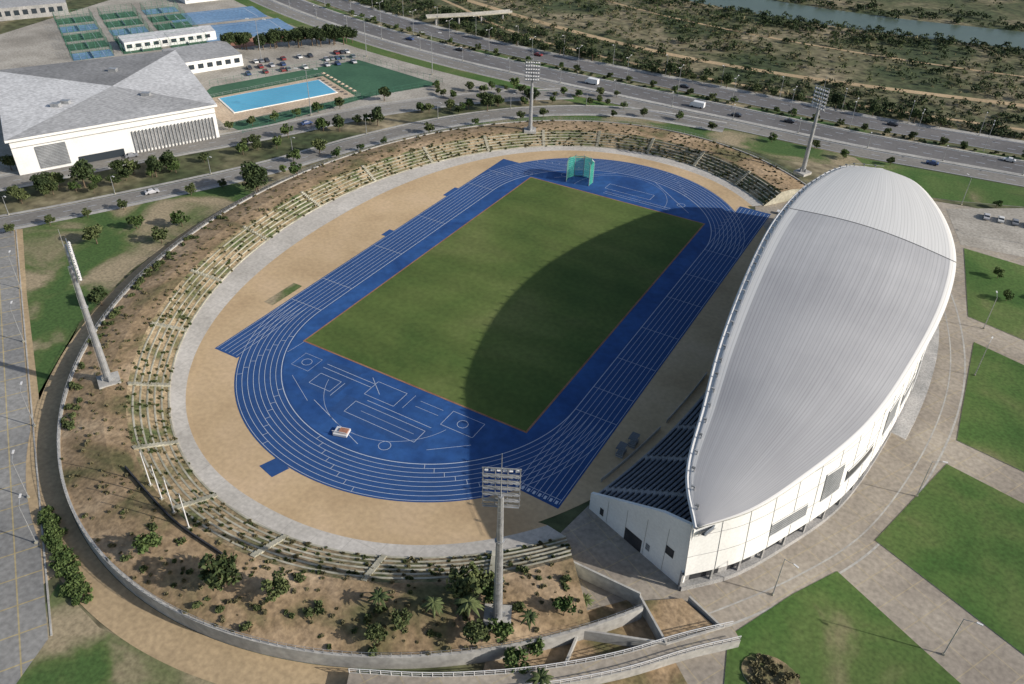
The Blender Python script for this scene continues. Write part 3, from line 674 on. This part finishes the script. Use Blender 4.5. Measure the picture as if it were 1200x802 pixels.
# ------------------------------------------------------------------ arena
ar=empty('sports_arena')
A_,B_,C_,D_=[np.array(p,float) for p in ((-171,-34),(-142.5,25),(-203,60),(-236,4))]
b=MB(); H=12
poly=[A_,B_,C_,D_]
for p,q in zip(poly,poly[1:]+poly[:1]):
    b.face([(*p,0),(*q,0),(*q,H),(*p,H)],'white')
cenr=(A_+B_+C_+D_)/4
apx=(cenr[0]+4,cenr[1]+2,H+1.4)
over=[cenr+(p-cenr)*1.03 for p in poly]
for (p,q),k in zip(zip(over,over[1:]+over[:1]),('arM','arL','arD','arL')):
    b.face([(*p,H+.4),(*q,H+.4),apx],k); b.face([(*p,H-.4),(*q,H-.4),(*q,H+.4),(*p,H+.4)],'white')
b.face([(*p,H-.4) for p in over[::-1]],'white')
d=(B_-A_)/np.linalg.norm(B_-A_); n=np.array([d[1],-d[0]]); Ln=np.linalg.norm(B_-A_)
def fpanel(t0,t1,z0,z1,k,o_=.25):
    p=A_+d*Ln*t0+n*o_; q=A_+d*Ln*t1+n*o_
    b.face([(*p,z0),(*q,z0),(*q,z1),(*p,z1)],k); b.face([(*(p-n*.2),z1),(*p,z1),(*q,z1),(*(q-n*.2),z1)],k)
fpanel(.10,.24,1,8.5,'louvre'); fpanel(.56,.98,1,7.5,'louvre'); fpanel(.28,.5,0,2.6,'glass')
for i in range(24): 
    t=.56+.42*i/23; p=A_+d*Ln*t+n*.4; b.box((p[0],p[1],4),(.25,.3,8),'concrete',math.atan2(d[1],d[0]))
fpanel(.0,1,9.2,9.35,'concrete',.3)
for (a,c) in ((.25,.3),(.3,.32),(.7,.25),(.6,.7)):
    p=A_+(B_-A_)*a+(D_-A_)*c; b.box((p[0],p[1],H+1.3),(3,2,1.4),'steel',.5)
b.obj('arena_building',parent=ar)
def bld(poly,h,kw,kr,wins=True):
    b.prism(poly,0,h,kw,kr)
    if wins:
        for p,q in zip(poly,poly[1:]+poly[:1]):
            p=np.array(p,float);q=np.array(q,float); L_=np.linalg.norm(q-p); dd=(q-p)/L_; nn=np.array([dd[1],-dd[0]])
            for j in range(int(L_/4)):
                a=p+dd*(j*4+.8)+nn*.06; c=a+dd*2.4; b.face([(*a,h*.35),(*c,h*.35),(*c,h*.75),(*a,h*.75)],'glass')
b=MB(); bld([(-254,74),(-236,112),(-246,118),(-266,80)],4,'white','arL'); b.obj('pool_building')
b=MB(); bld([(-208,64),(-196,90),(-218,101),(-230,75)],5,'white','arM'); b.obj('pool_building')
def court(cx,cy,L_,W_,ang,k='court'):
    b=MB(); R_=Matrix.Rotation(ang,2); P=lambda x,y:tuple(Vector((cx,cy))+R_@Vector((x,y)))
    l,w=L_/2,W_/2; c4=[P(-l,-w),P(l,-w),P(l,w),P(-l,w)]
    b.face([(*p,.09) for p in c4],k)
    for p,q in zip(c4,c4[1:]+c4[:1]):
        p=np.array(p);q=np.array(q); LL=np.linalg.norm(q-p); n_=int(LL/2.5)
        for i in range(n_+1):
            a=p+(q-p)*i/n_; b.cyl((*a,.05),(*a,4),.07,.07,'fencegreen',4,False)
        for z in (.3,1.3,2.3,3.2,4): wallseg(b,p,q,z,.06,.05,'fencegreen')
    p,q=P(0,-w),P(0,w); wallseg(b,p,q,.1,.9,.05,'whitepaint')
    for x in (-l*.6,l*.6,0): 
        p,q=np.array(P(x-.05,-w+.2)),np.array(P(x-.05,w-.2)); wallseg(b,p,q,.095,.01,.12,'line')
    b.obj('fenced_court')
ang0=math.atan2(38,20)
for i in range(3):
    for j in range(5):
        court(-262-j*14+i*9.5,62+i*19+j*8,17,11,ang0,'court' if (i+j)%3 else 'bluecourt')
b=MB(); bld([(-352,60),(-330,100),(-346,110),(-370,70)],6,'concrete','arM'); b.obj('sports_building')
b=MB(); bld([(-300,150),(-288,176),(-302,184),(-316,156)],5,'white','arM'); b.obj('sports_building')
# pools
pl=[(-173,53),(-155.5,94),(-138.5,86),(-156,45)]
sheet('pool_deck',[(-178,47),(-158,99),(-130,87),(-151,35)],.08,'deck')
b=MB(); b.prism(pl,0,.35,'white','white'); 
c=np.mean(pl,0); inn=[tuple(c+(np.array(p)-c)*.97) for p in pl]; b.face([(*p,.38) for p in inn],'pool')
for j in range(1,8):
    t=j/8; p=np.array(inn[0])*(1-t)+np.array(inn[3])*t; q=np.array(inn[1])*(1-t)+np.array(inn[2])*t
    L_=np.linalg.norm(q-p); dd=(q-p)/L_; nn=np.array([-dd[1],dd[0]])*.1; b.face([(*(p-nn),.4),(*(q-nn),.4),(*(q+nn),.4),(*(p+nn),.4)],'bluecourt')
b.obj('swimming_pool')
sheet('green_court',[(-186,62),(-160,126),(-110,119),(-124,92),(-139,33),(-151,35.2),(-130,87),(-158,99),(-178,47),(-181,50)],.07,'court')
sheet('sport_court',[(-262,118),(-240,158),(-214,146),(-236,106)],.07,'bluecourt')
sheet('sport_court',[(-235,104),(-214,144),(-202,138),(-222,98)],.075,'redcourt')
sheet('sport_court',[(-290,128),(-268,168),(-246,157),(-268,116)],.08,'bluecourt')
b=MB()
for pl_ in ([(-258,120),(-240,152),(-222,143),(-240,111)],[(-286,130),(-268,162),(-250,154),(-268,121)]):
    for p,q in zip(pl_,pl_[1:]+pl_[:1]):
        p=np.array(p,float);q=np.array(q,float);dd=(q-p)/np.linalg.norm(q-p);nn=np.array([-dd[1],dd[0]])*.15
        b.face([(*(p-nn),.11),(*(q-nn),.11),(*(q+nn),.11),(*(p+nn),.11)],'line')
b.obj('court_markings')
def fence(name,P,h,k='steel',sp=3.5):
    b=MB(); P=[np.array(p,float) for p in P]
    for p,q in zip(P,P[1:]):
        L_=np.linalg.norm(q-p); n_=max(1,int(L_/sp))
        for i in range(n_+1):
            a=p+(q-p)*i/n_; b.cyl((*a,0),(*a,h),.05,.05,k,4,False)
        for z in (h,h*.5): wallseg(b,p,q,z,.05,.04,k)
    return b.obj(name)
fence('court_fence',[(-187,62),(-161,127),(-109,120),(-123,92),(-138,32)],2.5,'fencegreen')
fence('pool_fence',[(-180,44),(-150,32),(-128,88),(-158,101),(-180,44)],1.2,'steel')
for i in range(9):
    t=i/8
    b=MB(); b.cyl((0,0,0),(0,0,2.1),.03,.03,'steel',5); b.cyl((0,0,1.9),(0,0,2.4),1.0,.05,'deck',8,False); b.obj('parasol',loc=(-156+25*t,97.5-10*t,.1))

# ------------------------------------------------------------------ far landscape
ribbon('dirt_track',catm([(-420,345),(-184,252),(-64,222),(5,221),(111,240),(300,285),(700,400)],80),4.5,.05,'sand')
ribbon('dirt_track',catm([(-330,330),(-230,262),(-170,232),(-140,215),(-90,200),(20,196),(140,212),(400,262)],80),2.5,.06,'sand')
ribbon('dirt_track',catm([(-200,330),(-60,285),(60,280),(180,300),(420,370)],60),2.2,.055,'sand')
RVP=[(-900,760),(-400,520),(-200,410),(-78,350),(20,343),(106,357),(300,402),(700,520),(1500,700)]
ribbon('river',catm(RVP,120),38,.08,'river')
RV=catm(RVP[1:-1],200)
p1=[];p2=[];p3=[];p4=[]
for _ in range(1000):
    x=random.uniform(-260,420); p1.append((x,random.uniform(189,199)+yo(x)*.9 if random.random()<.6 else random.uniform(199,218)+yo(x)*.9,0,random.uniform(1.0,2.8)))
for _ in range(160):
    x=random.uniform(-200,300); p1.append((x,168.2+yo(x)+random.uniform(-1.2,1.2),.1,random.uniform(.6,1.1)))
def clump(x,y): return .5+.5*math.sin(x*.045+1.3*math.sin(y*.05))*math.cos(y*.06+.8*math.sin(x*.03))
def rtrack(x,y):
    return min(abs(y-np.interp(x,[-184,-64,5,111,300],[252,222,221,240,285])),abs(y-np.interp(x,[-230,-140,-90,20,140,400],[262,215,200,196,212,262])))<4
for _ in range(9500):
    x=random.uniform(-330,450); y=random.uniform(189,330)+yo(x)*.8
    if rtrack(x,y) or random.random()>clump(x,y)*1.1+.18: continue
    big_=random.choice((.5,.7,.9,1.3,1.9,2.5))*random.uniform(.8,1.2)
    (p1 if big_>2 and random.random()<.5 else p2 if random.random()<.7 else p3).append((x,y,0,big_))
for s in (-1,1):
    for o_ in (21,25,31,40):
        Q=offs(RV,s*o_)
        for _ in range(260):
            i=random.randrange(len(Q)); p1.append((Q[i,0]+random.uniform(-3,3),Q[i,1]+random.uniform(-3,3),0,random.uniform(1.2,3.4)))
for _ in range(2300):
    x=random.uniform(-500,700); y=random.uniform(385,760)+abs(x)*.3; p4.append((x,y,0,random.uniform(1.5,4.5)))
shrub_mass('riverside_trees',p1,'leafB',nper=18); shrub_mass('scrub_bushes',p2,'leafA',nper=14,nb=2); shrub_mass('dry_scrub_bushes',p3,'leafD',nper=14,nb=2); shrub_mass('far_trees',p4,'leafA',nper=14,nb=2)

# street trees
for x in np.arange(-230,230,9): 
    if random.random()<.75: put('street_tree',TC+TA,x+random.uniform(-2,2),168.2+yo(x),.6,0)
for x in np.arange(-150,220,8): 
    if random.random()<.7: put('street_tree',TA+TB,x+random.uniform(-2,2),187.5+yo(x),.7,0)
for x in np.arange(-60,220,13):
    if random.random()<.7: put('street_tree',TA+TC,x+random.uniform(-3,3),136+yo(x)+random.uniform(-3,3),.65,0)
mid=(RS[10:80]+RS2[10:80])/2
for i in range(0,70,1):
    for _ in range(2):
        if random.random()<(.85 if i<40 else .5): put('street_tree',TA+TC+TB,mid[i,0]+random.uniform(-5,5),mid[i,1]+random.uniform(-5,5),random.uniform(.6,1.0),0)
Q=offs(RS,9)
for i in range(20,86,2):
    if random.random()<.8: put('street_tree',TA+TC,Q[i,0],Q[i,1],random.uniform(.6,.95),0)
Q=offs(RS2,-7.5)
for i in range(30,86,2):
    if random.random()<.6: put('street_tree',TA+TC,Q[i,0],Q[i,1],random.uniform(.5,.8),None)
for i in range(22): 
    t=i/21; put('pine_tree',TB,-216+38*t+random.uniform(-2,2),104+42*t+random.uniform(-2,2),random.uniform(.75,1.0),0)
for i in range(24):
    x=-110+i*3.2; y=96+i*1.6; put('broadleaf_tree',TA+TC,x+random.uniform(-4,4),y+random.uniform(4,22),random.uniform(.4,.7),0)
for (x,y) in ((115,60),(124,66),(112,72),(132,100),(108,122)): put('street_tree',TC,x,y,.6,.1)

# ------------------------------------------------------------------ vehicles
def carmesh(col,kind='car'):
    key='paint_%s'%('%02d'%len([k for k in M if k.startswith('paint')]))
    M[key]=mat('car_paint',[col],1,.3,2,fineamt=.03,spec=.5); b=MB()
    if kind=='car':
        L_,W_,prof=4.3,1.75,[(-2.15,.35),(-2.15,.8),(-1.95,.95),(-1.5,1.0),(-1.0,1.42),(.35,1.45),(1.05,.98),(1.95,.85),(2.15,.65),(2.15,.35)]
    else:
        L_,W_,prof=6,2.1,[(-3,.4),(-3,2.4),(1.7,2.4),(2.5,1.4),(3,1.2),(3,.4)]
    w=W_/2
    def ww(z): return w*(.80 if z>1.2 and kind=='car' else 1)
    for s in (1,-1):
        b.face([(x,s*ww(z),z) for x,z in prof],key)
    for (x0,z0),(x1,z1) in zip(prof,prof[1:]+prof[:1]):
        glass=kind=='car' and ((x0,z0)in((-1.5,1.0),(.35,1.45)))
        b.face([(x0,-ww(z0),z0),(x0,ww(z0),z0),(x1,ww(z1),z1),(x1,-ww(z1),z1)],'glass' if glass or (kind!='car' and (x0,z0)==(1.7,2.4)) else key)
    if kind=='car':
        for s in (1,-1): b.face([(-1.3,s*(w*.97),1.04),(.85,s*(w*.97),1.04),(.3,s*(w*.83),1.38),(-.95,s*(w*.83),1.38)],'glass')
    for x in (-L_*.3,L_*.31):
        for s in (1,-1): b.cyl((x,s*(w-.22),.33),(x,s*(w+.02),.33),.33,.33,'tyre',12)
    return b.mesh('parked_car')
CM=[carmesh(c) for c in ((.6,.6,.6),(.45,.45,.47),(.05,.05,.06),(.2,.21,.23),(.22,.04,.04),(.05,.08,.18),(.62,.62,.6))]
VM=carmesh((.75,.75,.75),'van')
dx=np.array([.55,.83]); dy=np.array([.86,-.5])
for r in range(3):
    for i in range(22):
        if random.random()<.36:
            p=np.array([-192.,86.])+dx*i*2.5+dy*(r*8.0-8); inst('parked_car',random.choice(CM),(p[0],p[1],.09),math.atan2(dy[1],dy[0])+(math.pi if random.random()<.5 else 0))
for x,y,h in ((-7,156.5,1),(-56,158,1),(30,161,0),(109,163,0),(-130,163,0),(-20,177,0),(66,181,0),(-95,180,0),(150,171,0),(85,146,0),(-160,160,0),(10,155.5,0)):
    me=VM if h else random.choice(CM); inst('delivery_van' if h else 'car',me,(x,y+(0 if h else yo(x)),.06),math.pi if y<170 else 0)
for i in range(4): inst('parked_car',random.choice(CM),(106+i*4.1,112+i*.4,.07),1.6)
for P,idx in ((RS,30),(RS,50),(RS2,44),(RS,64)):
    p=P[idx]; q=P[idx+1]; inst('car',random.choice(CM),(p[0],p[1],.07),math.atan2(q[1]-p[1],q[0]-p[0]))

# ------------------------------------------------------------------ street lamps
def lampmesh(h,arms=1,al=1.8):
    b=MB(); b.cyl((0,0,0),(0,0,h),.12,.06,'steel',8); b.box((0,0,.2),(.4,.4,.4),'bench')
    for s in ((1,) if arms==1 else (1,-1)):
        b.cyl((0,0,h-.15),(s*al,0,h+.35),.05,.04,'steel',6); b.box((s*(al+.35),0,h+.36),(.9,.32,.14),'whitepaint')
    return b.mesh('street_lamp')
LM1=lampmesh(9.5,1,1.8); LM2=lampmesh(11,2,2.); LM3=lampmesh(6,1,1.1)
for x in np.arange(-260,260,24): inst('street_lamp',LM2,(x,168.2+yo(x),.1),math.pi/2)
for x in np.arange(-250,260,26): inst('street_lamp',LM3,(x,151.2+yo(x),.1),-math.pi/2)
for x in np.arange(-250,260,26): inst('street_lamp',LM1,(x+9,187+yo(x),.1),-math.pi/2)
for x,y in ((87,-68),(105,-30),(114,-65),(111,19),(111,42),(98,118),(120,100)): inst('street_lamp',LM1,(x,y,.05),math.atan2(y+5,x-70)+.9)
for x,y in ((-57,-107),(-29,-126),(-86,-90),(-108,-76),(-40,-120)): inst('street_lamp',LM1,(x,y,.05),2.4)
Q=offs(RS2,5)
for i in range(12,84,6): inst('street_lamp',LM3,(Q[i,0],Q[i,1],.1),0)
for x,y in ((-195,100),(-160,132),(-120,128),(-130,60)): inst('street_lamp',LM2,(x,y,.05),.5,1.6)
b=MB(); 
PB=catm([(-168,192),(-150,212),(-138,228)],20)
for i in range(19): wallseg(b,PB[i],PB[i+1],4,.5,3.2,'bench')
for s in (1.5,-1.5):
    Q=offs(PB,s)
    for i in range(19): wallseg(b,Q[i],Q[i+1],4.5,.8,.12,'kerbst')
for i in (2,7,12,17): b.cyl((PB[i,0],PB[i,1],0),(PB[i,0],PB[i,1],4),.5,.5,'concrete',8)
b.obj('footbridge')

# ------------------------------------------------------------------ camera & light
f_px=949.5063; yaw,pitch,roll=-.5075,.6261,.0342
f=Vector((math.sin(yaw)*math.cos(pitch),math.cos(yaw)*math.cos(pitch),-math.sin(pitch))); r0=Vector((math.cos(yaw),-math.sin(yaw),0)); u0=r0.cross(f)
r=r0*math.cos(roll)+u0*math.sin(roll); u=-r0*math.sin(roll)+u0*math.cos(roll)
cam=bpy.data.cameras.new('camera'); co=bpy.data.objects.new('camera',cam); COL.objects.link(co)
Mx=Matrix((r,u,-f)).transposed().to_4x4(); Mx.translation=Vector((89.5034,-167.73,115.7136)); co.matrix_world=Mx
cam.sensor_width=36; cam.lens=36*f_px/1200; cam.clip_start=1; cam.clip_end=20000
scn.camera=co
el=math.radians(25.5); az=math.atan2(.98,.2)
sd=Vector((math.sin(az)*math.cos(el),math.cos(az)*math.cos(el),math.sin(el)))
sl=bpy.data.lights.new('sun','SUN'); sl.energy=5.0; sl.angle=math.radians(.53); sl.color=(1,.94,.86)
so=bpy.data.objects.new('sun',sl); COL.objects.link(so); so.rotation_euler=(-sd).to_track_quat('-Z','Y').to_euler(); so.location=(200,50,200)
w=bpy.data.worlds.new("World"); scn.world=w; w.use_nodes=True; nt=w.node_tree
sk=nt.nodes.new("ShaderNodeTexSky"); sk.sky_type='NISHITA'; sk.sun_disc=False; sk.sun_elevation=el; sk.sun_rotation=az; sk.altitude=100; sk.dust_density=2.0
bg=nt.nodes["Background"]; bg.inputs[1].default_value=.12; nt.links.new(sk.outputs[0],bg.inputs[0])
scn.view_settings.view_transform='Standard'; scn.view_settings.look='None'; scn.view_settings.exposure=0
